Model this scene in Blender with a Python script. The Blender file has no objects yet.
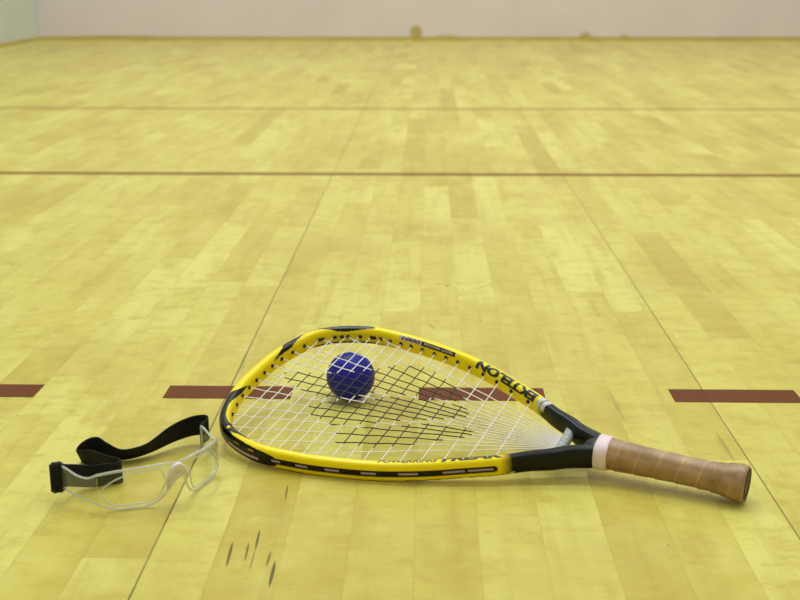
import bpy, bmesh, math, random
from mathutils import Vector, Matrix
random.seed(7)
PI = math.pi
scene = bpy.context.scene
COL = scene.collection

# ------------------------------------------------------------------ helpers
def srgb(r, g, b, a=1.0):
    def f(c):
        c /= 255.0
        return c / 12.92 if c <= .04045 else ((c + .055) / 1.055) ** 2.4
    return (f(r), f(g), f(b), a)

def mat(name, col, rough=.5, spec=.5, metal=0.0, coat=0.0, noise=0.0, nscale=200.0, bump=0.0, bscale=400.0):
    m = bpy.data.materials.new(name); m.use_nodes = True
    nt = m.node_tree; b = nt.nodes['Principled BSDF']
    b.inputs['Roughness'].default_value = rough
    b.inputs['Specular IOR Level'].default_value = spec
    b.inputs['Metallic'].default_value = metal
    b.inputs['Coat Weight'].default_value = coat
    b.inputs['Base Color'].default_value = col
    tc = nt.nodes.new('ShaderNodeTexCoord')
    if noise:
        n = nt.nodes.new('ShaderNodeTexNoise'); n.inputs['Scale'].default_value = nscale; n.inputs['Detail'].default_value = 4
        nt.links.new(tc.outputs['Object'], n.inputs['Vector'])
        mx = nt.nodes.new('ShaderNodeMix'); mx.data_type = 'RGBA'
        mx.inputs[6].default_value = tuple(c * (1 - noise) for c in col[:3]) + (1,)
        mx.inputs[7].default_value = tuple(min(1, c * (1 + noise)) for c in col[:3]) + (1,)
        nt.links.new(n.outputs['Fac'], mx.inputs[0]); nt.links.new(mx.outputs[2], b.inputs['Base Color'])
    if bump:
        n = nt.nodes.new('ShaderNodeTexNoise'); n.inputs['Scale'].default_value = bscale
        nt.links.new(tc.outputs['Object'], n.inputs['Vector'])
        bp = nt.nodes.new('ShaderNodeBump'); bp.inputs['Strength'].default_value = bump; bp.inputs['Distance'].default_value = .001
        nt.links.new(n.outputs['Fac'], bp.inputs['Height']); nt.links.new(bp.outputs['Normal'], b.inputs['Normal'])
    return m

def link_mesh(name, verts, faces, m, parent=None, smooth=True):
    me = bpy.data.meshes.new(name)
    me.from_pydata([tuple(v) for v in verts], [], faces)
    me.update()
    bm = bmesh.new(); bm.from_mesh(me)
    bmesh.ops.recalc_face_normals(bm, faces=bm.faces); bm.to_mesh(me); bm.free()
    if smooth:
        for p in me.polygons: p.use_smooth = True
    for mm in (m if isinstance(m, (list, tuple)) else [m]): me.materials.append(mm)
    o = bpy.data.objects.new(name, me); COL.objects.link(o)
    if parent: o.parent = parent
    return o

def tube(path, rad, n=8, cap=True, closed=False):
    """round tube along path -> verts, faces"""
    P = [Vector(p) for p in path]; N = len(P); V = []; F = []
    rads = rad if isinstance(rad, (list, tuple)) else [rad] * N
    prev = None
    for i in range(N):
        if closed: t = P[(i + 1) % N] - P[i - 1]
        else: t = P[min(i + 1, N - 1)] - P[max(i - 1, 0)]
        t.normalize()
        if prev is None:
            a = Vector((0, 0, 1)) if abs(t.z) < .9 else Vector((1, 0, 0))
            x = (a - t * a.dot(t)).normalized()
        else:
            x = (prev - t * prev.dot(t)).normalized()
        prev = x; y = t.cross(x)
        for k in range(n):
            an = 2 * PI * k / n
            V.append(P[i] + (x * math.cos(an) + y * math.sin(an)) * rads[i])
    M = N if closed else N - 1
    for i in range(M):
        j = (i + 1) % N
        for k in range(n):
            F.append((i * n + k, i * n + (k + 1) % n, j * n + (k + 1) % n, j * n + k))
    if cap and not closed:
        F.append(tuple(range(n))); F.append(tuple((N - 1) * n + k for k in range(n)))
    return V, F

def catmull(pts, n):
    P = [Vector(p) for p in pts]; P = [2 * P[0] - P[1]] + P + [2 * P[-1] - P[-2]]; out = []
    for k in range(1, len(P) - 2):
        a, b, c, d = P[k - 1], P[k], P[k + 1], P[k + 2]
        for i in range(n):
            t = i / n
            out.append(.5 * ((2 * b) + (c - a) * t + (2 * a - 5 * b + 4 * c - d) * t * t + (3 * b - a - 3 * c + d) * t ** 3))
    out.append(P[-2].copy()); return out

def empty(name, loc, label, cat, group=None):
    o = bpy.data.objects.new(name, None); COL.objects.link(o); o.location = loc
    o.empty_display_size = .05
    o['label'] = label; o['category'] = cat
    if group: o['group'] = group
    return o

def structure(o, label=None):
    o['kind'] = 'structure'
    if label: o['label'] = label
    return o

def quad_slab(name, x0, x1, y0, y1, z0, z1, m):
    V = [(x, y, z) for z in (z0, z1) for y in (y0, y1) for x in (x0, x1)]
    F = [(0, 2, 3, 1), (4, 5, 7, 6), (0, 1, 5, 4), (2, 6, 7, 3), (0, 4, 6, 2), (1, 3, 7, 5)]
    return link_mesh(name, V, F, m, smooth=False)

# ------------------------------------------------------------------ camera
CAM_H = .4895; FPX = 1205.0; PITCH = math.atan(328 / 1205.0); YAW = .0241; ROLL = -.0006
fw = Vector((-math.sin(YAW) * math.cos(PITCH), math.cos(YAW) * math.cos(PITCH), -math.sin(PITCH)))
rt = Vector((math.cos(YAW), math.sin(YAW), 0)); up = rt.cross(fw)
r2 = rt * math.cos(ROLL) + up * math.sin(ROLL); u2 = -rt * math.sin(ROLL) + up * math.cos(ROLL)
cd = bpy.data.cameras.new('camera'); cam = bpy.data.objects.new('camera', cd); COL.objects.link(cam)
cam.matrix_world = Matrix(((r2.x, u2.x, -fw.x, 0), (r2.y, u2.y, -fw.y, 0), (r2.z, u2.z, -fw.z, CAM_H), (0, 0, 0, 1)))
cd.sensor_width = 36; cd.lens = FPX / 800 * 36; cd.clip_start = .02; cd.clip_end = 60
cd.dof.use_dof = True; cd.dof.focus_distance = 1.27; cd.dof.aperture_fstop = 8.5
scene.camera = cam

# ------------------------------------------------------------------ floor shader
SEAMS = (-.2408, .3338)
STRIP = (SEAMS[1] - SEAMS[0]) / 10
# gouges in the varnish: x, y of both ends, half width (m), darkness
GOUGES = [(-.1726, .9765, -.1706, .9261, .0016, .85), (-.1581, .9749, -.1563, .9372, .0012, .75), (-.1518, 1.0010, -.1503, .9578, .0013, .85), (-.1504, .9616, -.1500, .9195, .001, .5),
          (-.1363, .9581, -.1368, .9287, .0014, .7), (-.1303, .9415, -.1296, .8925, .0017, .95), (-.1377, 1.1013, -.1360, 1.0616, .0011, .7), (.3178, 1.2545, .3186, 1.1672, .0028, .3),
          (.2200, 1.3950, .2229, 1.2737, .0028, .25), (-.2413, 1.5290, -.2379, 1.4457, .0035, .22), (-.1557, 1.3543, -.1575, 1.3267, .002, .2), (.2519, 1.8161, .2507, 1.6932, .004, .15), (.0016, 1.6671, .0115, 1.6371, .003, .3)]

def floor_material(name, paint=None):
    m = bpy.data.materials.new(name); m.use_nodes = True
    nt = m.node_tree; N = nt.nodes; Lk = nt.links; bs = N['Principled BSDF']
    def node(t, **kw):
        n = N.new(t)
        for k, v in kw.items(): setattr(n, k, v)
        return n
    def val(n, i, v):
        if hasattr(v, 'is_linked') or isinstance(v, bpy.types.NodeSocket): Lk.new(v, n.inputs[i])
        else: n.inputs[i].default_value = v
    def M(op, a, b=0.0, c=0.0, clamp=False):
        n = node('ShaderNodeMath', operation=op); n.use_clamp = clamp
        val(n, 0, a); val(n, 1, b)
        if op in ('MULTIPLY_ADD', 'COMPARE', 'WRAP', 'SMOOTH_MIN'): val(n, 2, c)
        return n.outputs[0]
    def mixc(f, a, b, mode='MIX'):
        n = node('ShaderNodeMix', data_type='RGBA', blend_type=mode)
        val(n, 0, f)
        if isinstance(a, tuple): n.inputs[6].default_value = a
        else: Lk.new(a, n.inputs[6])
        if isinstance(b, tuple): n.inputs[7].default_value = b
        else: Lk.new(b, n.inputs[7])
        return n.outputs[2]
    tc = node('ShaderNodeNewGeometry'); sp = node('ShaderNodeSeparateXYZ'); Lk.new(tc.outputs['Position'], sp.inputs[0])
    X, Y = sp.outputs[0], sp.outputs[1]
    def comb(x, y, z=0.0):
        n = node('ShaderNodeCombineXYZ'); val(n, 0, x); val(n, 1, y); val(n, 2, z); return n.outputs[0]
    def wn(v):
        n = node('ShaderNodeTexWhiteNoise', noise_dimensions='3D'); Lk.new(v, n.inputs[0]); return n.outputs[0]
    def noise(v, sc=1.0, det=4.0, rough=.55):
        n = node('ShaderNodeTexNoise'); Lk.new(v, n.inputs['Vector']); n.inputs['Scale'].default_value = sc
        n.inputs['Detail'].default_value = det; n.inputs['Roughness'].default_value = rough; return n.outputs[0]
    def ss(x, a, b):   # smooth map a..b -> 0..1
        n = node('ShaderNodeMapRange', interpolation_type='SMOOTHSTEP'); val(n, 0, x)
        n.inputs[1].default_value = a; n.inputs[2].default_value = b; return n.outputs[0]
    rx = M('DIVIDE', M('SUBTRACT', X, SEAMS[0]), STRIP); row = M('FLOOR', rx); fx = M('FRACT', rx)
    r1 = wn(comb(row, 3.3)); r2 = wn(comb(row, 7.7, 2.0))
    ln = M('MULTIPLY_ADD', r1, .42, .30)
    ry = M('ADD', M('DIVIDE', Y, ln), M('MULTIPLY', r2, 13.0)); idy = M('FLOOR', ry); fy = M('FRACT', ry)
    h = wn(comb(row, idy, 1.0)); h2 = wn(comb(row, idy, 5.0)); h3 = wn(comb(row, idy, 9.0))
    ramp = node('ShaderNodeValToRGB'); Lk.new(h, ramp.inputs[0]); cr = ramp.color_ramp
    cols = [(0, (190, 168, 68)), (.10, (201, 182, 80)), (.35, (208, 191, 88)), (.75, (213, 199, 96)), (1, (222, 210, 111))]
    cr.elements[0].position = 0; cr.elements[0].color = srgb(*cols[0][1]); cr.elements[1].position = 1; cr.elements[1].color = srgb(*cols[-1][1])
    for p, c in cols[1:-1]:
        e = cr.elements.new(p); e.color = srgb(*c)
    base = ramp.outputs[0]
    # grain: stretched along the boards, offset per board
    gv = comb(M('MULTIPLY', X, 55.0), M('MULTIPLY', Y, 3.2), M('MULTIPLY', h2, 40.0))
    g1 = noise(gv, 1.0, 5.0, .6)
    gv2 = comb(M('MULTIPLY', X, 14.0), M('MULTIPLY', Y, 5.0), M('MULTIPLY', h3, 60.0))
    g2 = noise(gv2, 1.0, 4.0, .6)
    base = mixc(M('MULTIPLY', ss(g1, .46, .78), .40), base, srgb(176, 148, 46), 'MIX')
    base = mixc(M('MULTIPLY', ss(g2, .48, .74), .55), base, srgb(180, 156, 54), 'MIX')
    base = mixc(M('MULTIPLY', ss(g2, .50, .28), .30), base, srgb(228, 218, 128), 'MIX')
    cl = noise(comb(M('MULTIPLY', X, 24.0), M('MULTIPLY', Y, 38.0), M('MULTIPLY', h2, 30.0)), 1.0, 5.0, .7)
    base = mixc(M('MULTIPLY', ss(cl, .48, .70), .48), base, srgb(182, 154, 46))
    base = mixc(M('MULTIPLY', ss(cl, .48, .30), .25), base, srgb(228, 219, 126))
    # cloudy wear in the varnish
    w1 = noise(comb(M('MULTIPLY', X, 3.0), M('MULTIPLY', Y, 2.0), 4.0), 1.0, 6.0, .65)
    base = mixc(M('MULTIPLY', ss(w1, .46, .68), .45), base, srgb(182, 158, 58))
    # small dark flecks
    fl = noise(comb(M('MULTIPLY', X, 48.0), M('MULTIPLY', Y, 24.0), 2.0), 1.0, 2.0, .5)
    base = mixc(M('MULTIPLY', ss(fl, .735, .79), .55), base, srgb(120, 95, 25))
    # board joints
    edge = M('MINIMUM', fx, M('SUBTRACT', 1.0, fx)); j = ss(edge, .030, .006)
    ej = M('MULTIPLY', M('MINIMUM', fy, M('SUBTRACT', 1.0, fy)), ln); j2 = ss(ej, .0016, .0004)
    base = mixc(M('MULTIPLY', M('MAXIMUM', M('MULTIPLY', j, .55), j2), .15), base, srgb(120, 95, 25))
    if paint: base = mixc(.96, base, paint)
    # the two dark panel seams
    for s, wd, k in ((SEAMS[0], .0013, .80), (SEAMS[1], .0013, .62)):
        d = M('ABSOLUTE', M('SUBTRACT', X, s))
        brk = ss(noise(comb(s, M('MULTIPLY', Y, 9.0), 0.0), 1.0, 3.0), .30, .50)
        base = mixc(M('MULTIPLY', M('MULTIPLY', ss(d, wd, wd * .35), k * (.5 if paint else 1)), M('MULTIPLY_ADD', brk, .35, .65)), base, srgb(70, 58, 14))
    # gouges
    if not paint:
        for x0, y0, x1, y1, hw, dk in GOUGES:
            cx, cy = (x0 + x1) / 2, (y0 + y1) / 2; dx, dy = x1 - x0, y1 - y0; Ln = math.hypot(dx, dy); dx /= Ln; dy /= Ln
            ax = M('SUBTRACT', X, cx); ay = M('SUBTRACT', Y, cy)
            a = M('DIVIDE', M('ADD', M('MULTIPLY', ax, dx), M('MULTIPLY', ay, dy)), Ln / 2)
            b = M('DIVIDE', M('SUBTRACT', M('MULTIPLY', ax, dy), M('MULTIPLY', ay, dx)), hw)
            r = M('ADD', M('POWER', M('ABSOLUTE', a), 2.0), M('POWER', M('ABSOLUTE', b), 2.0))
            base = mixc(M('MULTIPLY', ss(r, 1.15, .45), dk), base, srgb(84, 72, 14))
    Lk.new(base, bs.inputs['Base Color'])
    ro = M('MULTIPLY_ADD', g2, .10, .28 if not paint else .34)
    Lk.new(ro, bs.inputs['Roughness'])
    bs.inputs['Specular IOR Level'].default_value = .08 if paint else .26
    # soft unevenness of the varnish, dips at the joints
    hv = M('MULTIPLY_ADD', j, -.25, M('MULTIPLY', noise(comb(M('MULTIPLY', X, 26.0), M('MULTIPLY', Y, 7.0), M('MULTIPLY', h, 9.0)), 1.0, 3.0), .9))
    bp = node('ShaderNodeBump'); bp.inputs['Strength'].default_value = .35; bp.inputs['Distance'].default_value = .0010
    Lk.new(hv, bp.inputs['Height']); Lk.new(bp.outputs['Normal'], bs.inputs['Normal'])
    return m

FLOOR = floor_material('maple_floor')
LINE = floor_material('court_line_paint', srgb(100, 38, 12))

XL, XR, YF, YB, HC = -2.93, 3.18, 9.20, -3.10, 6.10
structure(quad_slab('floor', XL - .2, XR + .2, YB - .2, YF + .2, -.05, 0, FLOOR), 'varnished yellow maple strip court floor')

def floor_strip(name, pts, m, h=.0004):
    n = len(pts); V = [(x, y, z) for z in (-.004, h) for x, y in pts]
    F = [tuple(range(n))[::-1], tuple(range(n, 2 * n))] + [(i, (i + 1) % n, n + (i + 1) % n, n + i) for i in range(n)]
    return link_mesh(name, V, F, m, smooth=False)
ti = 0
DY0, DY1 = 1.3465, 1.3915
dashes = [(-1.3, -1.147), (-1.0, -.774), (-.62, -.4705), (-.3155, -.163), (-.0105, .1405), (.2920, .4435), (.592, .745), (.897, 1.05)]
for a, b in dashes:
    ti += 1
    structure(floor_strip('trim_%d' % ti, [(a, DY0), (b, DY0), (b, DY1), (a, DY1)], LINE), 'red-brown painted dash of the broken receiving line')
LINE_FAR = floor_material('far_line_paint', srgb(122, 74, 18))  # same line paint lightened: distant gloss and blur put into its colour
for yc, hw, lb in ((2.998, .0175, 'thin red-brown painted short line across the court'), (4.498, .0125, 'faint red-brown painted service line farther back')):
    ti += 1
    structure(floor_strip('trim_%d' % ti, [(XL, yc - hw), (XR, yc - hw), (XR, yc + hw), (XL, yc + hw)], LINE_FAR), lb)

# ------------------------------------------------------------------ walls
def wall_material(name, col, stains=()):
    m = bpy.data.materials.new(name); m.use_nodes = True
    nt = m.node_tree; N = nt.nodes; Lk = nt.links; bs = N['Principled BSDF']
    g = N.new('ShaderNodeNewGeometry'); sp = N.new('ShaderNodeSeparateXYZ'); Lk.new(g.outputs['Position'], sp.inputs[0])
    n = N.new('ShaderNodeTexNoise'); n.inputs['Scale'].default_value = 2.2; n.inputs['Detail'].default_value = 6; Lk.new(g.outputs['Position'], n.inputs['Vector'])
    mx = N.new('ShaderNodeMix'); mx.data_type = 'RGBA'
    mx.inputs[6].default_value = tuple(c * .90 for c in col[:3]) + (1,); mx.inputs[7].default_value = tuple(min(1, c * 1.08) for c in col[:3]) + (1,)
    Lk.new(n.outputs['Fac'], mx.inputs[0]); out = mx.outputs[2]
    def M(op, a, b):
        q = N.new('ShaderNodeMath'); q.operation = op
        for i, v in ((0, a), (1, b)):
            if isinstance(v, bpy.types.NodeSocket): Lk.new(v, q.inputs[i])
            else: q.inputs[i].default_value = v
        return q.outputs[0]
    for (x, z, rx_, rz_, k) in stains:
        a = M('DIVIDE', M('SUBTRACT', sp.outputs[0], x), rx_); b = M('DIVIDE', M('SUBTRACT', sp.outputs[2], z), rz_)
        r = M('ADD', M('MULTIPLY', a, a), M('MULTIPLY', b, b)); r = M('ADD', r, M('MULTIPLY', n.outputs['Fac'], .4))
        mr = N.new('ShaderNodeMapRange'); mr.interpolation_type = 'SMOOTHSTEP'; Lk.new(r, mr.inputs[0])
        mr.inputs[1].default_value = 1.3; mr.inputs[2].default_value = .5; mr.inputs[3].default_value = 0; mr.inputs[4].default_value = k
        m2 = N.new('ShaderNodeMix'); m2.data_type = 'RGBA'; Lk.new(mr.outputs[0], m2.inputs[0]); Lk.new(out, m2.inputs[6]); m2.inputs[7].default_value = srgb(176, 150, 30)
        out = m2.outputs[2]
    Lk.new(out, bs.inputs['Base Color']); bs.inputs['Roughness'].default_value = .55
    return m
WF = wall_material('front_wall_plaster', srgb(226, 210, 212), [(-.10, .055, .055, .06, .8), (1.16, .03, .05, .035, .7), (-2.35, .01, .45, .025, .7), (1.45, .02, .04, .03, .5), (.12, .015, .12, .03, .5)])
WL = wall_material('left_wall_plaster', srgb(212, 216, 208))
WR = wall_material('side_wall_plaster', srgb(222, 216, 208))
CE = wall_material('ceiling_board', srgb(222, 218, 208))
structure(quad_slab('wall_front', XL - .2, XR + .2, YF, YF + .2, 0, HC, WF), 'pinkish beige plaster front wall of the court')
structure(quad_slab('wall_left', XL - .2, XL, YB, YF, 0, HC, WL), 'pale greenish left side wall of the court')
structure(quad_slab('wall_right', XR, XR + .2, YB, YF, 0, HC, WR))
structure(quad_slab('wall_back', XL - .2, XR + .2, YB - .2, YB, 0, HC, WR))
structure(quad_slab('ceiling', XL - .2, XR + .2, YB - .2, YF + .2, HC, HC + .2, CE))
BB = mat('grimy_joint', srgb(190, 166, 66), .6, noise=.35, nscale=2.5)
structure(quad_slab('baseboard_front', XL, XR, YF - .006, YF + .01, 0, .022, BB), 'grimy yellow joint strip along the foot of the front wall')
structure(quad_slab('baseboard_left', XL - .01, XL + .006, YB, YF - .006, 0, .018, BB))

# ------------------------------------------------------------------ racquet frame of reference
BX, BY, BZ, HEAD, PSI, PHI = .3044, 1.06671, .01945, .43419, .04768, .2268
RL, WFR, HFR = .5585, .0122, .0209
A = Vector((-math.cos(HEAD) * math.cos(PSI), math.sin(HEAD) * math.cos(PSI), math.sin(PSI)))
S0 = A.cross(Vector((0, 0, 1))).normalized(); N0 = S0.cross(A)
S = S0 * math.cos(PHI) + N0 * math.sin(PHI); NN = N0 * math.cos(PHI) - S0 * math.sin(PHI)
O = Vector((BX, BY, BZ))
# local: x = u from the head tip, y = lateral (far side +), z = normal.  u grows towards the butt.
def P3(u, v, w): return Vector((u, v, w))
rq = empty('racquet', (0, 0, 0), 'yellow and black racquet with white strings and tan wrapped grip lying on the court', 'racquet')
Mx = Matrix(((-A.x, S.x, NN.x, 0), (-A.y, S.y, NN.y, 0), (-A.z, S.z, NN.z, 0), (0, 0, 0, 1)))
org = O + A * RL       # u = 0
# put the empty at the butt's floor contact, local coordinates measured from the head tip are shifted by RL
Mx.translation = O
rq.matrix_world = Mx
def loc(u, v, w): return Vector((u - RL, v, w))

ANG = [math.radians(a) for a in (0, 22, 44, 66, 88, 108, 126, 142, 154, 163, 169, 172.4, 175.4, 177.6, 178.5)]
RAD = [.13271, .13806, .14792, .13979, .12804, .12728, .13665, .15323, .17316, .19741, .21644, .23339, .24777, .26663, .2725]
half = [(.14 - r * math.cos(a), r * math.sin(a)) for a, r in zip(ANG, RAD)]
full = [(u, -v) for u, v in half[::-1]][:-1] + half
cv = [Vector((p.x, p.y)) for p in catmull([(u, v, 0) for u, v in full], 60)]
acc = [0.0]
for i in range(1, len(cv)): acc.append(acc[-1] + (cv[i] - cv[i - 1]).length)
TT = acc[-1] / 2
def station(t):
    """t = signed arclength from the head tip (+ far side, metres) -> centre, outward normal"""
    s = min(max(t + TT, 0), acc[-1] - 1e-9)
    lo, hi = 0, len(acc) - 1
    while hi - lo > 1:
        m = (lo + hi) // 2
        if acc[m] <= s: lo = m
        else: hi = m
    f = (s - acc[lo]) / max(acc[hi] - acc[lo], 1e-9)
    c = cv[lo].lerp(cv[hi], f)
    def tan(i):
        a = cv[max(i - 3, 0)]; b = cv[min(i + 3, len(cv) - 1)]; return (b - a).normalized()
    d = tan(lo).lerp(tan(hi), f).normalized()
    return c, Vector((-d.y, d.x))
# make sure normals point outwards
_c, _n = station(0)
NSIG = 1 if _n.x < 0 else -1
def section(phi, grow=0.0, wf=WFR, hf=HFR):
    c, s = math.cos(phi), math.sin(phi); e = 2 / 3.
    return (math.copysign(abs(c) ** e, c) * (wf / 2 + grow), math.copysign(abs(s) ** e, s) * (hf / 2 + grow))
def throat_scale(t):
    k = min(max((abs(t) - .43) / .085, 0), 1); k = k * k * (3 - 2 * k)
    return 1 + .30 * k, 1 + .16 * k
def surf(t, phi, grow=0.0):
    c, n = station(t); n = n * NSIG; kw, kh = throat_scale(t)
    a, b = section(phi, grow, WFR * kw, HFR * kh)
    return loc(c.x + n.x * a, c.y + n.y * a, b)

# frame paint: regions of black lacquer, as (arclength mm, angle around the tube deg)
P_FAR = [(27, 165), (38, 138), (48, 105), (56, 75), (64, 30), (75, 0), (130, 0), (160, 40), (174, 85), (177, 96), (165, 118), (150, 140), (138, 150), (128, 140), (120, 112), (112, 92), (100, 78), (88, 80), (76, 100), (68, 122), (62, 148)]
P_FARB = [(95, 212), (110, 250), (180, 250), (192, 215), (170, 208), (110, 205)]
P_LEFT = [(-26, 168), (-40, 135), (-50, 90), (-58, 40), (-70, 0), (-120, -32), (-150, -50), (-184, -52), (-195, -28), (-200, 0), (-194, 22), (-183, 40), (-165, 58), (-150, 62), (-139, 60), (-131, 76), (-142, 92), (-160, 104), (-152, 125), (-130, 150), (-118, 142), (-112, 114), (-100, 104), (-85, 101), (-75, 104), (-69, 114), (-60, 140), (-45, 165)]
def inside(poly, x, y):
    r = False; j = len(poly) - 1
    for i in range(len(poly)):
        xi, yi = poly[i]; xj, yj = poly[j]
        if (yi > y) != (yj > y) and x < (xj - xi) * (y - yi) / (yj - yi) + xi: r = not r
        j = i
    return r
C_Y = srgb(252, 224, 8); C_K = srgb(13, 12, 13); C_S = srgb(190, 165, 188); C_W = srgb(205, 205, 208); C_O = srgb(226, 158, 14)
C_TK = srgb(12, 13, 8)
S_DASH = [(-201, -191), (-232, -219), (-265, -250), (-302, -287), (-343, -324), (-389, -367), (-418, -392)]
def paint(tm, ph):
    """tm mm, ph deg in (-180,180] plus"""
    a = abs(tm)
    p1 = ph; p2 = ph + 360 if ph < 0 else ph
    if tm > 0 and 424 < a < 443 and 30 < p1 < 178:
        sl = (p1 - 100) * .03
        if 426.5 < a + sl < 432 or 434.5 < a + sl < 441: return C_W
    if tm < 0 and 433 + p1 * .1 < a - 4 < 437 + p1 * .1 and -50 < p1 < -22: return C_W
    if a > 424:
        k = min((a - 424) / 12, 1); return tuple(C_Y[i] * (1 - k) + C_TK[i] * k for i in range(4))
    if -176 < tm < -130 and -11 + (tm + 176) * -.02 < p1 < -4: return C_S
    for d0, d1 in S_DASH:
        if d0 < tm < d1 and -4.5 < p1 < 2: return C_S
    if -150 < tm < -142 and 16 < p1 < 23: return C_O
    if -171 < tm < -164 and 19 < p1 < 26: return C_O
    if -422 < tm < -190 and abs(p1) < 13 * min(1, math.sqrt(max(0, (tm + 422) / 4))): return C_K
    if 190 < tm < 422 and abs(p1) < 13: return C_K
    if inside(P_LEFT, tm, p1) or inside(P_LEFT, tm, p2): return C_K
    if inside(P_FAR, tm, p1) or inside(P_FAR, tm, p2): return C_K
    if inside(P_FARB, tm, p2): return C_K
    return C_Y
NS, NPH = 1040, 72
V = []; F = []; C = []
# finer angles near the outer face so the stripe reads cleanly
phs = []
for k in range(NPH):
    x = -180 + 360 * k / NPH; phs.append(x)
for i in range(NS + 1):
    t = -TT + 2 * TT * i / NS
    for k in range(NPH):
        ph = phs[k]
        # small groove along the inner face where the strings enter
        g = -.0007 if abs(abs(ph) - 180) < 12 and abs(t) < .42 else 0
        if abs(ph) < 13 and .19 < abs(t) < .42: g = -.0004
        V.append(surf(t, math.radians(ph), g)); C.append(paint(t * 1000, ph))
for i in range(NS):
    for k in range(NPH):
        k2 = (k + 1) % NPH
        F.append((i * NPH + k, i * NPH + k2, (i + 1) * NPH + k2, (i + 1) * NPH + k))
F.append(tuple(range(NPH))); F.append(tuple(NS * NPH + k for k in range(NPH)))
fm = bpy.data.materials.new('racquet_lacquer'); fm.use_nodes = True
_b = fm.node_tree.nodes['Principled BSDF']; _a = fm.node_tree.nodes.new('ShaderNodeAttribute'); _a.attribute_name = 'paint'
fm.node_tree.links.new(_a.outputs['Color'], _b.inputs['Base Color']); _b.inputs['Roughness'].default_value = .27; _b.inputs['Specular IOR Level'].default_value = .25

frame = link_mesh('frame', V, F, fm, rq)
ca = frame.data.color_attributes.new('paint', 'FLOAT_COLOR', 'POINT')
for i, c in enumerate(C): ca.data[i].color = c
frame['label'] = 'yellow lacquered frame with black swooshes and black throat'

# ------------------------------------------------------------------ lettering wrapped on the frame
INK = mat('black_ink', srgb(20, 20, 18), .4); WHITE = mat('white_ink', srgb(215, 208, 205), .45); PINKS = mat('silver_pink_label', srgb(206, 182, 196), .4)
# perimeter table
PT = [(math.radians(a / 2), 0) for a in range(-360, 721)]
tab = []; s_ = 0; prev = None
for a in range(-180, 271):
    p = section(math.radians(a));
    if prev: s_ += math.hypot(p[0] - prev[0], p[1] - prev[1])
    tab.append((s_, a)); prev = p
def phi_at(s):
    if s <= tab[0][0]: return tab[0][1]
    for i in range(1, len(tab)):
        if tab[i][0] >= s:
            f = (s - tab[i - 1][0]) / max(1e-9, tab[i][0] - tab[i - 1][0]); return tab[i - 1][1] + f
    return tab[-1][1]
def s_at(a):
    i = int(a + 180); f = a + 180 - i; i = min(max(i, 0), len(tab) - 2); return tab[i][0] * (1 - f) + tab[i + 1][0] * f
def wrap_text(txt, t0, t1, a0, a1, m, name='lettering', bold=.03, grow=.00018, shear=0.0, rows=6):
    """text runs from arclength t0 to t1 (mm); baseline at angle a0, cap line at angle a1"""
    cu = bpy.data.curves.new('txt', 'FONT'); cu.body = txt; cu.size = 1; cu.offset = bold; cu.shear = shear; cu.resolution_u = 3
    to = bpy.data.objects.new('txt', cu); COL.objects.link(to)
    bpy.context.view_layer.update()
    dg = bpy.context.evaluated_depsgraph_get()
    me = bpy.data.meshes.new_from_object(to.evaluated_get(dg))
    bpy.data.objects.remove(to)
    bm = bmesh.new(); bm.from_mesh(me)
    bmesh.ops.remove_doubles(bm, verts=bm.verts, dist=1e-5)
    xs = [v.co.x for v in bm.verts]; ys = [v.co.y for v in bm.verts]
    x0, x1, y0, y1 = min(xs), max(xs), min(ys), max(ys)
    nx = max(6, int(abs(t1 - t0) / 3))
    for i in range(1, nx):
        g = bm.verts[:] + bm.edges[:] + bm.faces[:]
        bmesh.ops.bisect_plane(bm, geom=g, plane_co=(x0 + (x1 - x0) * i / nx, 0, 0), plane_no=(1, 0, 0))
    for i in range(1, rows):
        g = bm.verts[:] + bm.edges[:] + bm.faces[:]
        bmesh.ops.bisect_plane(bm, geom=g, plane_co=(0, y0 + (y1 - y0) * i / rows, 0), plane_no=(0, 1, 0))
    s0, s1 = s_at(a0), s_at(a1)
    for v in bm.verts:
        fx_ = (v.co.x - x0) / (x1 - x0); fy_ = (v.co.y - y0) / (y1 - y0)
        v.co = surf((t0 + (t1 - t0) * fx_) / 1000, math.radians(phi_at(s0 + (s1 - s0) * fy_)), grow)
    bm.to_mesh(me); bm.free(); me.materials.clear(); me.materials.append(m)
    o = bpy.data.objects.new(name, me); COL.objects.link(o); o.parent = frame
    return o
def wrap_patch(t0, t1, a0, a1, m, name, grow=.0001):
    V = []; F = []; nx = int(abs(t1 - t0) / 2) + 2; ny = 8; s0, s1 = s_at(a0), s_at(a1)
    for i in range(nx + 1):
        for j in range(ny + 1):
            V.append(surf((t0 + (t1 - t0) * i / nx) / 1000, math.radians(phi_at(s0 + (s1 - s0) * j / ny)), grow))
    for i in range(nx):
        for j in range(ny):
            q = i * (ny + 1) + j; F.append((q, q + 1, q + ny + 2, q + ny + 1))
    o = link_mesh(name, V, F, m, frame); return o
o = wrap_text('EKTELON', 422, 323, 86, 168, INK, bold=.06, shear=.12); o['label'] = 'bold black letters EKTELON'
o = wrap_text('POWERRING', -303, -363, 86, 128, INK, bold=.02, shear=.3); o['label'] = 'small black letters POWERRING'
o = wrap_text('FREAK', -366, -431, 80, 150, INK, bold=.06, shear=.3); o['label'] = 'larger black letters FREAK'
o = wrap_text('EKTELON', -330, -428, -64, -40, INK, bold=.04); o['label'] = 'black letters on the underside of the rim'
wrap_patch(211, 242, 160, 112, PINKS, 'badge')['label'] = 'pinkish silver badge reading 1000'
wrap_patch(242, 291, 160, 114, INK, 'badge')['label'] = 'black badge reading POWER LEVEL'
wrap_text('1000', 213.5, 240.5, 153, 119, INK, bold=.03, shear=.25, grow=.00025)
wrap_text('POWER LEVEL', 246, 288, 147, 126, WHITE, bold=.01, grow=.00025)

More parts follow.
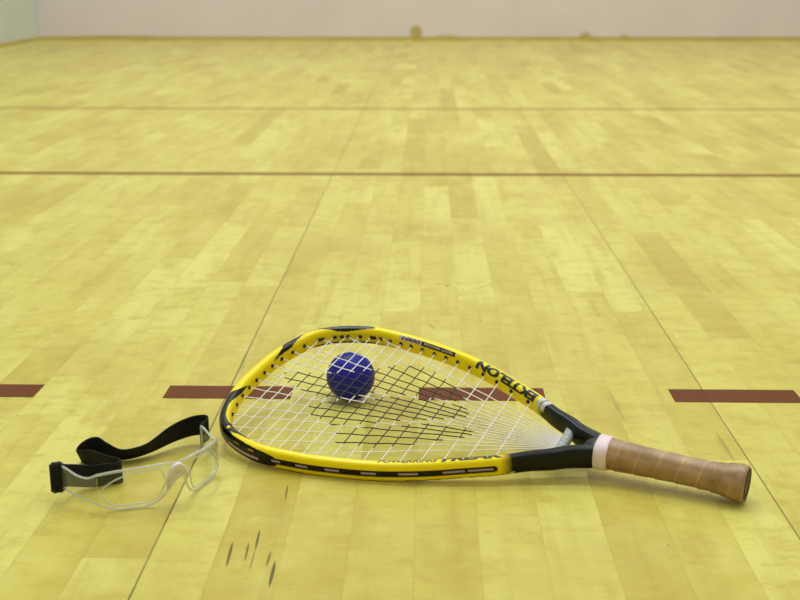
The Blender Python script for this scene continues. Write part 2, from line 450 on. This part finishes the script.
# ------------------------------------------------------------------ strings
STR = bpy.data.materials.new('string_nylon'); STR.use_nodes = True
def string_mat(name, c, r):
    m = mat(name, c, r, spec=.5); return m
SW = string_mat('white_string', srgb(240, 232, 228), .35); SK = string_mat('stencilled_black_string', srgb(12, 20, 16), .5)
bpy.data.materials.remove(STR)
BAND = [[(.033, .0175), (.06, .027), (.0852, .0335), (.105, .045), (.1253, .0560), (.1380, .070), (.15, .078), (.1862, .0857), (.2282, .061), (.2539, .0345), (.2237, .0300), (.1784, .0225), (.1517, .0164), (.117, -.010), (.0953, -.0117), (.0521, -.0041)],
        [(.0945, -.034), (.1128, -.0158), (.1465, -.0092), (.1594, .0086), (.177, .0175), (.2093, .0235), (.2553, .0265), (.2670, .0110), (.2406, -.0058), (.2019, -.0229), (.1566, -.0506), (.1357, -.0567), (.103, -.0469)],
        [(.1479, -.0667), (.1633, -.0519), (.197, -.0368), (.229, -.0183), (.2685, -.0089), (.2855, -.0148), (.2756, -.0276), (.2567, -.0408), (.2329, -.0578), (.1939, -.0807), (.1548, -.0834)]]
def stencilled(u, v): return any(inside(b, u, v) for b in BAND)
SR = .00060
def inner_hit(u0, v0, u1, v1):
    """walk from inside point (u0,v0) towards (u1,v1); stop at inner face of the rim (polyline test)"""
    a = Vector((u0, v0)); d = Vector((u1, v1)) - a; best = None
    for i in range(0, len(cv) - 1, 2):
        p, q = cv[i], cv[min(i + 2, len(cv) - 1)]; e = q - p
        den = d.x * e.y - d.y * e.x
        if abs(den) < 1e-12: continue
        w = p - a; t = (w.x * e.y - w.y * e.x) / den; s = (w.x * d.y - w.y * d.x) / den
        if t > 1e-4 and -.001 <= s <= 1.001 and (best is None or t < best): best = t
    return a + d * (best or 1)
cross_u = [.0345, .0475, .0615, .0765, .0905, .1035, .117, .1315, .1458, .162, .1785, .195, .212, .2302, .250, .2705, .2925, .3170]
main_start = []
for s in (1, -1):
    for k, (u, v) in enumerate([(.015, .0083), (.015, .025), (.016, .0428), (.0205, .0607), (.026, .0785), (.038, .0985), (.063, .1150), (.113, .1215)]):
        main_start.append((u, s * v, s * (.0007 + .00135 * k)))
def make_string(name, a, b, phase, is_main):
    n = 110; path = []; L = (b - a).length
    crosses = cross_u
    for i in range(n + 1):
        f = i / n; p = a.lerp(b, f)
        if is_main:
            # weave: over/under at each cross
            w = 0; j = 0
            while j < len(crosses) and crosses[j] < p.x: j += 1
            if j == 0: ph = (p.x - crosses[0]) / .014
            elif j == len(crosses): ph = len(crosses) - 1 + (p.x - crosses[-1]) / .03
            else: ph = j - 1 + (p.x - crosses[j - 1]) / (crosses[j] - crosses[j - 1])
            fade = 1 if ph < len(crosses) - 1 else max(0, 1 - (ph - len(crosses) + 1) * 2)
            w = math.cos(PI * (ph + phase)) * SR * .5 * fade
        else:
            # position among mains measured by the fan angle
            k = (p.y) / max(.02, (.3735 - p.x)) * (.3735 - .0) / .0178
            if p.x > .2: k = max(-7.5, min(7.5, k))
            w = -math.cos(PI * (k + .5 + phase)) * SR * .5
        path.append(loc(p.x, p.y, w))
    V, F = tube(path, SR, 7)
    o = link_mesh(name, V, F, [SW, SK], rq)
    nseg = 7
    for pi, poly in enumerate(o.data.polygons):
        c = poly.center
        if stencilled(c.x + RL, c.y): poly.material_index = 1
    return o
GR = mat('black_grommet', srgb(18, 18, 20), .45)
grom_pts = []
k = 0
for (u, v, va) in main_start:
    anchor = Vector((.3735, va)); hit = inner_hit(anchor.x, anchor.y, u - (anchor.x - u) * .05, v + (v - va) * .05)
    make_string('main_string', hit, anchor, k % 2, True); k += 1
    grom_pts.append((hit, (hit - anchor).normalized()))
for j, u in enumerate(cross_u):
    a = inner_hit(u, 0, u, .3); b = inner_hit(u + .002, 0, u + .0055, -.3)
    make_string('cross_string', a, b, j % 2, False)
    grom_pts.append((a, Vector((0, 1)))); grom_pts.append((b, Vector((0, -1))))
# grommet lugs on the inner wall, one per string end
gV = []; gF = []
prof = [(0.0, .0025), (.0007, .0025), (.0015, .0018), (.0026, .0010)]
base_g = None
for hit, d in grom_pts:
    # nearest station
    bi = min(range(0, len(cv)), key=lambda i: (cv[i] - hit).length)
    t = acc[bi] - TT; c, n = station(t); n = n * NSIG
    if base_g is None:
        V = []; F = []; m_ = 10
        for (x, r) in prof:
            for q in range(m_): an = 2 * PI * q / m_; V.append((x, r * math.cos(an), r * math.sin(an)))
        for i in range(len(prof) - 1):
            for q in range(m_): F.append((i * m_ + q, i * m_ + (q + 1) % m_, (i + 1) * m_ + (q + 1) % m_, (i + 1) * m_ + q))
        F.append(tuple(range(m_))); F.append(tuple((len(prof) - 1) * m_ + q for q in range(m_)))
        base_g = link_mesh('grommet', V, F, GR, rq); g = base_g
    else:
        g = base_g.copy(); COL.objects.link(g); g.parent = rq
    kw, kh = throat_scale(t)
    pos = loc(c.x - n.x * (WFR * kw / 2 - .0009), c.y - n.y * (WFR * kw / 2 - .0009), 0)
    X = Vector((-n.x, -n.y, 0)); Z = Vector((0, 0, 1)); Yv = Z.cross(X)
    g.matrix_local = Matrix(((X.x, Yv.x, Z.x, pos.x), (X.y, Yv.y, Z.y, pos.y), (X.z, Yv.z, Z.z, pos.z), (0, 0, 0, 1)))
# yellow plug near the tip
YP = mat('yellow_plug', srgb(250, 220, 20), .4)
pp = surf(-.124, math.radians(88), .0001)
V = []; F = []
for (z, r) in ((-.001, .0023), (.0006, .0023), (.0011, .0016)):
    for q in range(8): an = 2 * PI * q / 8; V.append(pp + Vector((r * math.cos(an), r * math.sin(an), z)))
for i in range(2):
    for q in range(8): F.append((i * 8 + q, i * 8 + (q + 1) % 8, (i + 1) * 8 + (q + 1) % 8, (i + 1) * 8 + q))
F.append(tuple(range(8))); F.append(tuple(16 + q for q in range(8)))
link_mesh('plug', V, F, YP, rq, smooth=False)['label'] = 'small yellow plug set in the black tip'

# ------------------------------------------------------------------ throat, collar, grip
GREY = mat('grey_rubber', srgb(176, 178, 176), .5, noise=.1, nscale=300)
path = []; rads = []
nb = 60
for i in range(nb + 1):
    f = i / nb; v = -.0245 + .049 * f; u = .3742 + .0012 * (1 - (abs(v) / .028) ** 2)
    path.append(loc(u, v, 0)); rads.append(.0048 + (.0009 if int(f * 16) % 2 else 0))
V, F = tube(path, rads, 16)
link_mesh('throat_bridge', V, F, GREY, rq)['label'] = 'ribbed grey rubber bridge where the strings meet'
# throat fill: the two arms merging into the shaft
TB = mat('black_lacquer', srgb(12, 13, 8), .27, spec=.32)
def loft(sections, n=32, ex=3.0):
    V = []; F = []
    for (u, v, hw, hh) in sections:
        for k in range(n):
            an = 2 * PI * k / n; c, s = math.cos(an), math.sin(an)
            V.append(loc(u, v + math.copysign(abs(c) ** (2 / ex), c) * hw, math.copysign(abs(s) ** (2 / ex), s) * hh))
    for i in range(len(sections) - 1):
        for k in range(n): F.append((i * n + k, i * n + (k + 1) % n, (i + 1) * n + (k + 1) % n, (i + 1) * n + k))
    F.append(tuple(range(n))); F.append(tuple((len(sections) - 1) * n + k for k in range(n)))
    return V, F
V, F = loft([(.397, 0, .006, .0085), (.400, 0, .012, .0098), (.406, 0, .0168, .0118), (.412, 0, .0166, .0132), (.419, 0, .0155, .0140)])
link_mesh('shaft', V, F, TB, rq)
COLR = mat('pink_rubber_collar', srgb(238, 212, 220), .5)
V, F = loft([(.4105, 0, .0172, .0152), (.4112, 0, .0181, .0160), (.4232, 0, .0174, .0156), (.4242, 0, .0166, .0148)], 40, 2.6)
link_mesh('collar', V, F, COLR, rq)['label'] = 'pale pink rubber ring at the top of the grip'

# leather grip with a spiral wrap
def grip_rad(u):
    pts = [(.4235, .0158), (.44, .0153), (.47, .0143), (.50, .0140), (.522, .0143), (.535, .0155), (.543, .0172), (.549, .0182), (.5540, .0184), (.5568, .0179), (.5578, .0172), (.5584, .0163)]
    for (a, ra), (b, rb) in zip(pts, pts[1:]):
        if u <= b:
            f = (u - a) / (b - a); f = max(0, f); return ra + (rb - ra) * f
    return pts[-1][1]
def wrap_phase(u):
    # turns get closer where the handle flares
    return (u - .4235) / .0205 if u < .522 else (.522 - .4235) / .0205 + (u - .522) / .0085
V = []; F = []; C = []
nu, na = 300, 64
for i in range(nu + 1):
    u = .4235 + (.5584 - .4235) * i / nu
    for k in range(na):
        an = 2 * PI * k / na; ph = (wrap_phase(u) + k / na) % 1
        oct_ = .965 + .035 * abs(math.cos(4 * (an + PI / 8))) if u < .55 else .985
        step = .00055 * (1 - ph) + (-.0003 if ph > .95 or ph < .02 else 0)
        r = grip_rad(u) * oct_ + step
        V.append(loc(u, math.cos(an) * r, math.sin(an) * r * 1.0)); C.append((ph, 0, 0, 1))
for i in range(nu):
    for k in range(na): F.append((i * na + k, i * na + (k + 1) % na, (i + 1) * na + (k + 1) % na, (i + 1) * na + k))
F.append(tuple(range(na))); F.append(tuple(nu * na + k for k in range(na)))
gm = bpy.data.materials.new('tan_leather'); gm.use_nodes = True; nt = gm.node_tree; bs = nt.nodes['Principled BSDF']
tc = nt.nodes.new('ShaderNodeTexCoord'); n1 = nt.nodes.new('ShaderNodeTexNoise'); n1.inputs['Scale'].default_value = 45; n1.inputs['Detail'].default_value = 5
nt.links.new(tc.outputs['Object'], n1.inputs['Vector'])
rp = nt.nodes.new('ShaderNodeValToRGB'); rp.color_ramp.elements[0].position = .22; rp.color_ramp.elements[0].color = srgb(128, 96, 52); rp.color_ramp.elements[1].position = .68; rp.color_ramp.elements[1].color = srgb(186, 148, 108)
nt.links.new(n1.outputs['Fac'], rp.inputs[0])
at = nt.nodes.new('ShaderNodeAttribute'); at.attribute_name = 'wrap'; sx = nt.nodes.new('ShaderNodeSeparateColor'); nt.links.new(at.outputs['Color'], sx.inputs[0])
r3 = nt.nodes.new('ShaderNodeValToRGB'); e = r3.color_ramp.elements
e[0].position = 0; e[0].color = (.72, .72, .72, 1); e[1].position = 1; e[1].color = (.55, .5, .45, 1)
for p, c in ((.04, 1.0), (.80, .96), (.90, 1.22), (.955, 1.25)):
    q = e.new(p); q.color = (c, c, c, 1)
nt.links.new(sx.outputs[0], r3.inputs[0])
mu = nt.nodes.new('ShaderNodeMix'); mu.data_type = 'RGBA'; mu.blend_type = 'MULTIPLY'; mu.inputs[0].default_value = 1
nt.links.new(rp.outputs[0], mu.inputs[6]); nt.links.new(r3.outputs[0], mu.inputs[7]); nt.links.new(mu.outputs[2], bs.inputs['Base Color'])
bs.inputs['Roughness'].default_value = .42
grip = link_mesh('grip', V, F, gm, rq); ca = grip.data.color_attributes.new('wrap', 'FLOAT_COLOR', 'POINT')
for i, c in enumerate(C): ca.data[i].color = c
grip['label'] = 'tan leather grip wrapped in a spiral'
V = []; F = []
for (u, r) in ((.554, .0150), (.5584, .0164), (.5592, .0158), (.5592, .012), (.5584, .010), (.5584, .0001)):
    for k in range(32): an = 2 * PI * k / 32; V.append(loc(u, math.cos(an) * r, math.sin(an) * r))
for i in range(5):
    for k in range(32): F.append((i * 32 + k, i * 32 + (k + 1) % 32, (i + 1) * 32 + (k + 1) % 32, (i + 1) * 32 + k))
F.append(tuple(range(32))); F.append(tuple(5 * 32 + k for k in range(32)))
link_mesh('butt_cap', V, F, mat('dark_rubber', srgb(46, 34, 24), .6), rq)['label'] = 'dark rubber cap closing the grip end'

# ------------------------------------------------------------------ ball
bmh = bmesh.new(); bmesh.ops.create_icosphere(bmh, subdivisions=5, radius=.0286)
me = bpy.data.meshes.new('ball'); bmh.to_mesh(me); bmh.free()
for p in me.polygons: p.use_smooth = True
BM = mat('blue_rubber', srgb(30, 30, 160), .45, spec=.25, noise=.10, nscale=90, bump=.25, bscale=900)
me.materials.append(BM); ball = bpy.data.objects.new('ball', me); COL.objects.link(ball); ball.location = (-.0909, 1.3483, .0286)
ball['label'] = 'small blue rubber ball resting on the floor under the racquet strings'; ball['category'] = 'ball'
# small dark moulded mark near its top
V = []; F = []
cdir = Vector((-.08, -.35, .93)).normalized(); ax = cdir.cross(Vector((0, 1, 0))).normalized(); ay = cdir.cross(ax)
for i in range(4):
    for k in range(20):
        an = 2 * PI * k / 20; rr = .0045 * (i + 1) / 4
        d = (cdir * .0286 + ax * math.cos(an) * rr * 1.2 + ay * math.sin(an) * rr * .7).normalized() * .02868
        V.append(d)
for i in range(3):
    for k in range(20): F.append((i * 20 + k, i * 20 + (k + 1) % 20, (i + 1) * 20 + (k + 1) % 20, (i + 1) * 20 + k))
F.append(tuple(range(20)))
link_mesh('logo', V, F, mat('faded_logo', srgb(62, 68, 84), .6), ball)['label'] = 'dark grey printed oval mark'

# ------------------------------------------------------------------ goggles
GX, GY, GH = -.2894, 1.1091, .7589
def G(w, f, z): return Vector((w * math.cos(GH) + f * math.sin(GH), w * math.sin(GH) - f * math.cos(GH), z))
gg = empty('safety_goggles', (GX, GY, 0), 'clear plastic sports goggles with pink nose pad and twisted black strap', 'goggles')
def W2L(p): return Vector(p) - Vector((GX, GY, 0))

def clear_mat(name, tint, body, bodycol, rough=.05, fres=1.5):
    m = bpy.data.materials.new(name); m.use_nodes = True; nt = m.node_tree; nt.nodes.clear()
    out = nt.nodes.new('ShaderNodeOutputMaterial'); tr = nt.nodes.new('ShaderNodeBsdfTransparent'); tr.inputs[0].default_value = tint
    gl = nt.nodes.new('ShaderNodeBsdfGlossy'); gl.inputs['Roughness'].default_value = rough
    df = nt.nodes.new('ShaderNodeBsdfDiffuse'); df.inputs[0].default_value = bodycol
    fr = nt.nodes.new('ShaderNodeFresnel'); fr.inputs[0].default_value = fres
    ge = nt.nodes.new('ShaderNodeNewGeometry'); inv = nt.nodes.new('ShaderNodeMath'); inv.operation = 'SUBTRACT'; inv.inputs[0].default_value = 1.0
    nt.links.new(ge.outputs['Backfacing'], inv.inputs[1]); mul = nt.nodes.new('ShaderNodeMath'); mul.operation = 'MULTIPLY'
    nt.links.new(fr.outputs[0], mul.inputs[0]); nt.links.new(inv.outputs[0], mul.inputs[1])
    a = nt.nodes.new('ShaderNodeMixShader'); a.inputs[0].default_value = body; nt.links.new(tr.outputs[0], a.inputs[1]); nt.links.new(df.outputs[0], a.inputs[2])
    b = nt.nodes.new('ShaderNodeMixShader'); nt.links.new(mul.outputs[0], b.inputs[0]); nt.links.new(a.outputs[0], b.inputs[1]); nt.links.new(gl.outputs[0], b.inputs[2])
    nt.links.new(b.outputs[0], out.inputs[0]); return m
LENS = clear_mat('clear_polycarbonate', (.985, .985, .975, 1), .012, srgb(235, 235, 225), .04)
EDGE = clear_mat('polycarbonate_edge', (.93, .93, .91, 1), .40, srgb(240, 240, 238), .10)
TEMP = clear_mat('smoky_temple_plastic', (.95, .95, .92, 1), .09, srgb(215, 215, 195), .08)

# half outlines: (w, f, z); mirrored about w = 0
top = [(0, .0775, .0425), (.016, .0765, .0445), (.035, .0690, .0440), (.052, .0575, .0420), (.0668, .0435, .0375)]
bot = [(0, .0800, .0330), (.0065, .0790, .0270), (.0120, .0745, .0140), (.0200, .0690, .0050), (.0310, .0625, .0010), (.0430, .0560, .0004), (.0560, .0500, .0030), (.0668, .0440, .0085)]
def resample(pts, n):
    c = catmull(pts, 14); d = [0]
    for i in range(1, len(c)): d.append(d[-1] + (c[i] - c[i - 1]).length)
    out = []
    for k in range(n):
        s = d[-1] * k / (n - 1); i = 1
        while i < len(d) - 1 and d[i] < s: i += 1
        f = (s - d[i - 1]) / max(1e-9, d[i] - d[i - 1]); out.append(c[i - 1].lerp(c[i], f))
    return out
def sheet(rowsA, rowsB, m, name, parent, th=.0020, nz=10, bulge=.0):
    """thick sheet spanning between two polylines"""
    n = len(rowsA); V = []; F = []
    grid = []
    for i in range(n):
        for j in range(nz + 1):
            f = j / nz; p = rowsA[i].lerp(rowsB[i], f)
            grid.append(p)
    def nrm(i, j):
        a = grid[min(i + 1, n - 1) * (nz + 1) + j] - grid[max(i - 1, 0) * (nz + 1) + j]
        b = grid[i * (nz + 1) + min(j + 1, nz)] - grid[i * (nz + 1) + max(j - 1, 0)]
        return a.cross(b).normalized()
    for side in (0, 1):
        for i in range(n):
            for j in range(nz + 1):
                f = j / nz
                V.append(grid[i * (nz + 1) + j] + nrm(i, j) * ((side - .5) * th + bulge * 4 * f * (1 - f)))
    Nn = n * (nz + 1)
    for i in range(n - 1):
        for j in range(nz):
            q = i * (nz + 1) + j; F.append((q, q + 1, q + nz + 2, q + nz + 1)); F.append((Nn + q, Nn + q + nz + 1, Nn + q + nz + 2, Nn + q + 1))
    for j in range(nz):
        F.append((j, Nn + j, Nn + j + 1, j + 1)); q = (n - 1) * (nz + 1) + j; F.append((q, q + 1, Nn + q + 1, Nn + q))
    for i in range(n - 1):
        q = i * (nz + 1); F.append((q, q + nz + 1, Nn + q + nz + 1, Nn + q)); q += nz; F.append((q, Nn + q, Nn + q + nz + 1, q + nz + 1))
    return link_mesh(name, V, F, m, parent)
for s in (-1, 1):
    tA = [G(s * p.x, p.y, p.z) for p in resample(top, 30)]; bA = [G(s * p.x, p.y, p.z) for p in resample(bot, 30)]
    sheet(tA, bA, LENS, 'lens', gg, .0018, 10, 0.0)
# front frame: bright moulded edge along brow and lower rim, both sides, one mesh
def both(pts): return [Vector((-p.x, p.y, p.z)) for p in pts[::-1]][:-1] + list(pts)
fV = []; fF = []
def addt(V, F):
    b = len(fV); fV.extend(V); fF.extend([tuple(i + b for i in f) for f in F])
rt_ = both(resample(top, 30)); addt(*tube([G(*p) for p in rt_], .0015, 8))
rb_ = both(resample(bot, 40)); addt(*tube([G(p.x, p.y, max(p.z, .0013)) for p in rb_], .0012, 8))
ffm = link_mesh('front_frame', fV, fF, EDGE, gg); ffm['label'] = 'clear moulded brow and lower rim'
# inner lens outlines (raised rims round each eye opening)
for s in (-1, 1):
    oval = [(.0135, .0768, .0270), (.0165, .0750, .0385), (.0230, .0735, .0405), (.036, .0665, .0395), (.050, .0570, .0350), (.0605, .0480, .0270), (.0635, .0445, .0200), (.0600, .0475, .0105), (.0500, .0530, .0060), (.0380, .0590, .0055), (.0270, .0650, .0065), (.0190, .0710, .0110)]
    pts = [Vector(p) for p in oval]; cl = catmull(pts + [pts[0]], 6)[:-1]
    V, F = tube([G(s * p.x, p.y + .001, p.z) for p in cl], .0008, 6, closed=True)
    link_mesh('lens_rim', V, F, EDGE, gg)
# temples
for s in (-1, 1):
    tt = resample([(.0668, .0435, .0375), (.071, .034, .0330), (.0745, .020, .0325), (.0775, .004, .0355), (.0785, -.003, .0357)], 20)
    tb = resample([(.0668, .0440, .0085), (.072, .034, .0100), (.0765, .020, .0125), (.0780, .004, .0140), (.0785, -.003, .0140)], 20)
    tm = sheet([G(s * p.x, p.y, p.z) for p in tt], [G(s * p.x, p.y, p.z) for p in tb], TEMP, 'temple', gg, .0020, 6)
    e1 = tube([G(s * p.x, p.y, p.z) for p in tt], .0012, 8); e2 = tube([G(s * p.x, p.y, p.z) for p in tb], .0011, 8)
    e3 = tube([G(s * .0785, -.003, z) for z in (.014, .022, .030, .0357)], .0013, 8)
    fV = []; fF = []
    for e in (e1, e2, e3): addt(*e)
    link_mesh('temple_edge', fV, fF, EDGE, tm)
# nose pad
NP_ = mat('pink_silicone', srgb(252, 236, 242), .35)
NP_.node_tree.nodes['Principled BSDF'].inputs['Subsurface Weight'].default_value = .3
NP_.node_tree.nodes['Principled BSDF'].inputs['Subsurface Radius'].default_value = (.004, .002, .002)
a_ = resample([(-.0086, .0735, .0150), (-.0104, .076, .0261), (-.0100, .0790, .0360), (-.0062, .0808, .0415), (0, .0815, .0432), (.0060, .0800, .0378), (.0126, .0765, .0266)], 25)
b_ = resample([(-.0062, .0700, .0150), (-.0030, .0715, .0196), (.0, .0722, .0232), (.0035, .0728, .0258), (.0075, .0725, .0268), (.0110, .0725, .0258), (.0133, .0725, .0239)], 25)
sheet([G(*p) for p in a_], [G(*p) for p in b_], NP_, 'nose_pad', gg, .0028, 6, .001)['label'] = 'pale pink silicone nose pad'

# strap: a black elastic band standing on edge
STRAP = mat('black_elastic', srgb(17, 17, 19), .75, spec=.25, bump=.5, bscale=1500)
SWD = .0235
def ground(u, v, z=0.0):
    d = fw + r2 * ((u - 400) / FPX) - u2 * ((v - 300) / FPX); t = (z - CAM_H) / d.z; return Vector((0, 0, CAM_H)) + d * t
hingeL = Vector((GX, GY, 0)) + G(-.0785, -.004, 0); hingeR = Vector((GX, GY, 0)) + G(.0785, -.005, 0)
# bottom-edge point (x, y, z), lean angle of the band (deg, top towards the viewer)
sp_ = [(hingeL.x - .001, hingeL.y + .003, .0130, 0), (-.3410, 1.0790, .0050, 0), (-.3290, 1.0875, .001, 3), (-.3160, 1.0945, .0006, 6), (-.3060, 1.0975, .0005, 8), (-.3030, 1.1030, .0005, 6),
       (-.3070, 1.1090, .0005, 6), (-.3210, 1.1190, .0005, 12), (-.3400, 1.1370, .0005, 20), (-.3530, 1.1480, .0005, 34), (-.3580, 1.1540, .0006, 40), (-.3550, 1.1590, .0006, 22), (-.3440, 1.1600, .0006, -4),
       (-.3300, 1.1585, .0008, 22), (-.3138, 1.1575, .0010, 42), (-.2997, 1.1645, .002, 47), (-.2865, 1.1750, .004, 45), (-.2695, 1.1930, .0070, 24), (-.2540, 1.2040, .0090, 12), (-.2420, 1.2060, .0100, 6), (-.2345, 1.1990, .0110, 0), (-.2315, 1.1850, .0125, 0), (hingeR.x, hingeR.y, .0140, 0)]
pos = catmull([p[:3] for p in sp_], 10); lean = [q.x for q in catmull([(p[3], 0, 0) for p in sp_], 10)]
V = []; F = []
prof_n = 8; th = .0007
for i, p in enumerate(pos):
    t = (pos[min(i + 1, len(pos) - 1)] - pos[max(i - 1, 0)]); t.z = 0; t.normalize()
    nr = Vector((-t.y, t.x, 0))
    tow = Vector((0, -1, 0))
    a = math.radians(lean[i]); upv = Vector((0, 0, 1)) * math.cos(a) + tow * math.sin(a)
    nn = t.cross(upv).normalized()
    for j in range(prof_n + 1):
        f = j / prof_n; b = p + upv * SWD * f; V.append(W2L(b + nn * th))
    for j in range(prof_n, -1, -1):
        f = j / prof_n; b = p + upv * SWD * f; V.append(W2L(b - nn * th))
R_ = 2 * (prof_n + 1)
for i in range(len(pos) - 1):
    for k in range(R_): F.append((i * R_ + k, i * R_ + (k + 1) % R_, (i + 1) * R_ + (k + 1) % R_, (i + 1) * R_ + k))
F.append(tuple(range(R_))); F.append(tuple((len(pos) - 1) * R_ + k for k in range(R_)))
link_mesh('strap', V, F, STRAP, gg)['label'] = 'twisted black elastic headband'
# slider buckle at the left end and plain loop at the right end
BK = mat('black_buckle_plastic', srgb(20, 20, 22), .35)
def buckle(center, dirv, w, h, th, bar, name):
    """rounded rectangular loop: dirv along the band (horizontal)"""
    d = Vector((dirv.x, dirv.y, 0)).normalized(); n = Vector((-d.y, d.x, 0)); V = []; F = []
    def bar_(p, q, r):
        b = len(V); v, f = tube([p, p.lerp(q, .5), q], r, 8); V.extend(v); F.extend([tuple(i + b for i in x) for x in f])
    cs = [center + d * (sx * w / 2) + Vector((0, 0, sz * h / 2)) for sx, sz in ((-1, -1), (1, -1), (1, 1), (-1, 1))]
    for i in range(4): bar_(cs[i], cs[(i + 1) % 4], th)
    if bar: bar_(center + Vector((0, 0, -h / 2)), center + Vector((0, 0, h / 2)), th)
    return link_mesh(name, [W2L(v) for v in V], F, BK, gg)
cL = Vector((GX, GY, 0)) + G(-.0815, -.003, .0252)
buckle(cL + Vector((-.002, .001, -.0005)), Vector((.92, .39, 0)), .009, .0275, .0023, True, 'buckle')['label'] = 'black slider buckle'
# band wrapped round the left buckle
V = []; F = []
base = cL + Vector((-.0022, .001, 0)); dd = Vector((.92, .39, 0)).normalized(); nn_ = Vector((-dd.y, dd.x, 0))
ring = []
for k in range(24):
    an = 2 * PI * k / 24; c, s_ = math.cos(an), math.sin(an)
    ring.append(dd * math.copysign(abs(c) ** .6, c) * .0062 + nn_ * math.copysign(abs(s_) ** .6, s_) * .0034)
for z in (-.0115, -.0112, .0112, .0115):
    for r_ in ring: V.append(W2L(base + r_ * (1 if abs(z) < .0114 else .9) + Vector((0, 0, z))))
for i in range(3):
    for k in range(24): F.append((i * 24 + k, i * 24 + (k + 1) % 24, (i + 1) * 24 + (k + 1) % 24, (i + 1) * 24 + k))
F.append(tuple(range(24))); F.append(tuple(72 + k for k in range(24)))
link_mesh('strap_loop', V, F, STRAP, gg)

# ------------------------------------------------------------------ ceiling lamps
LAMP = bpy.data.materials.new('lamp_diffuser'); LAMP.use_nodes = True
em = LAMP.node_tree.nodes['Principled BSDF']; em.inputs['Emission Color'].default_value = (1, .97, .88, 1); em.inputs['Emission Strength'].default_value = 1.0
em.inputs['Base Color'].default_value = (.9, .9, .85, 1)
def lamp(x, y, sx, sy, power, col=(.835, .945, 1.0)):
    ld = bpy.data.lights.new('ceiling_lamp_light', 'AREA'); ld.shape = 'RECTANGLE'; ld.size = sx; ld.size_y = sy; ld.energy = power; ld.color = col
    lo = bpy.data.objects.new('ceiling_lamp_light', ld); COL.objects.link(lo); lo.location = (x, y, HC - .02)
for y, pw in ((-.6, 27), (2.6, 86), (5.2, 68), (7.9, 33)):
    for x in (-1.2, 1.4):
        lamp(x, y, .6, 1.2, pw)
w = bpy.data.worlds.new('world'); scene.world = w; w.use_nodes = True
w.node_tree.nodes['Background'].inputs[0].default_value = (.9, .88, .8, 1); w.node_tree.nodes['Background'].inputs[1].default_value = .1

vs = scene.view_settings; vs.view_transform = 'Standard'; vs.look = 'None'; vs.exposure = 0.0; vs.gamma = 1.0; vs.use_curve_mapping = False
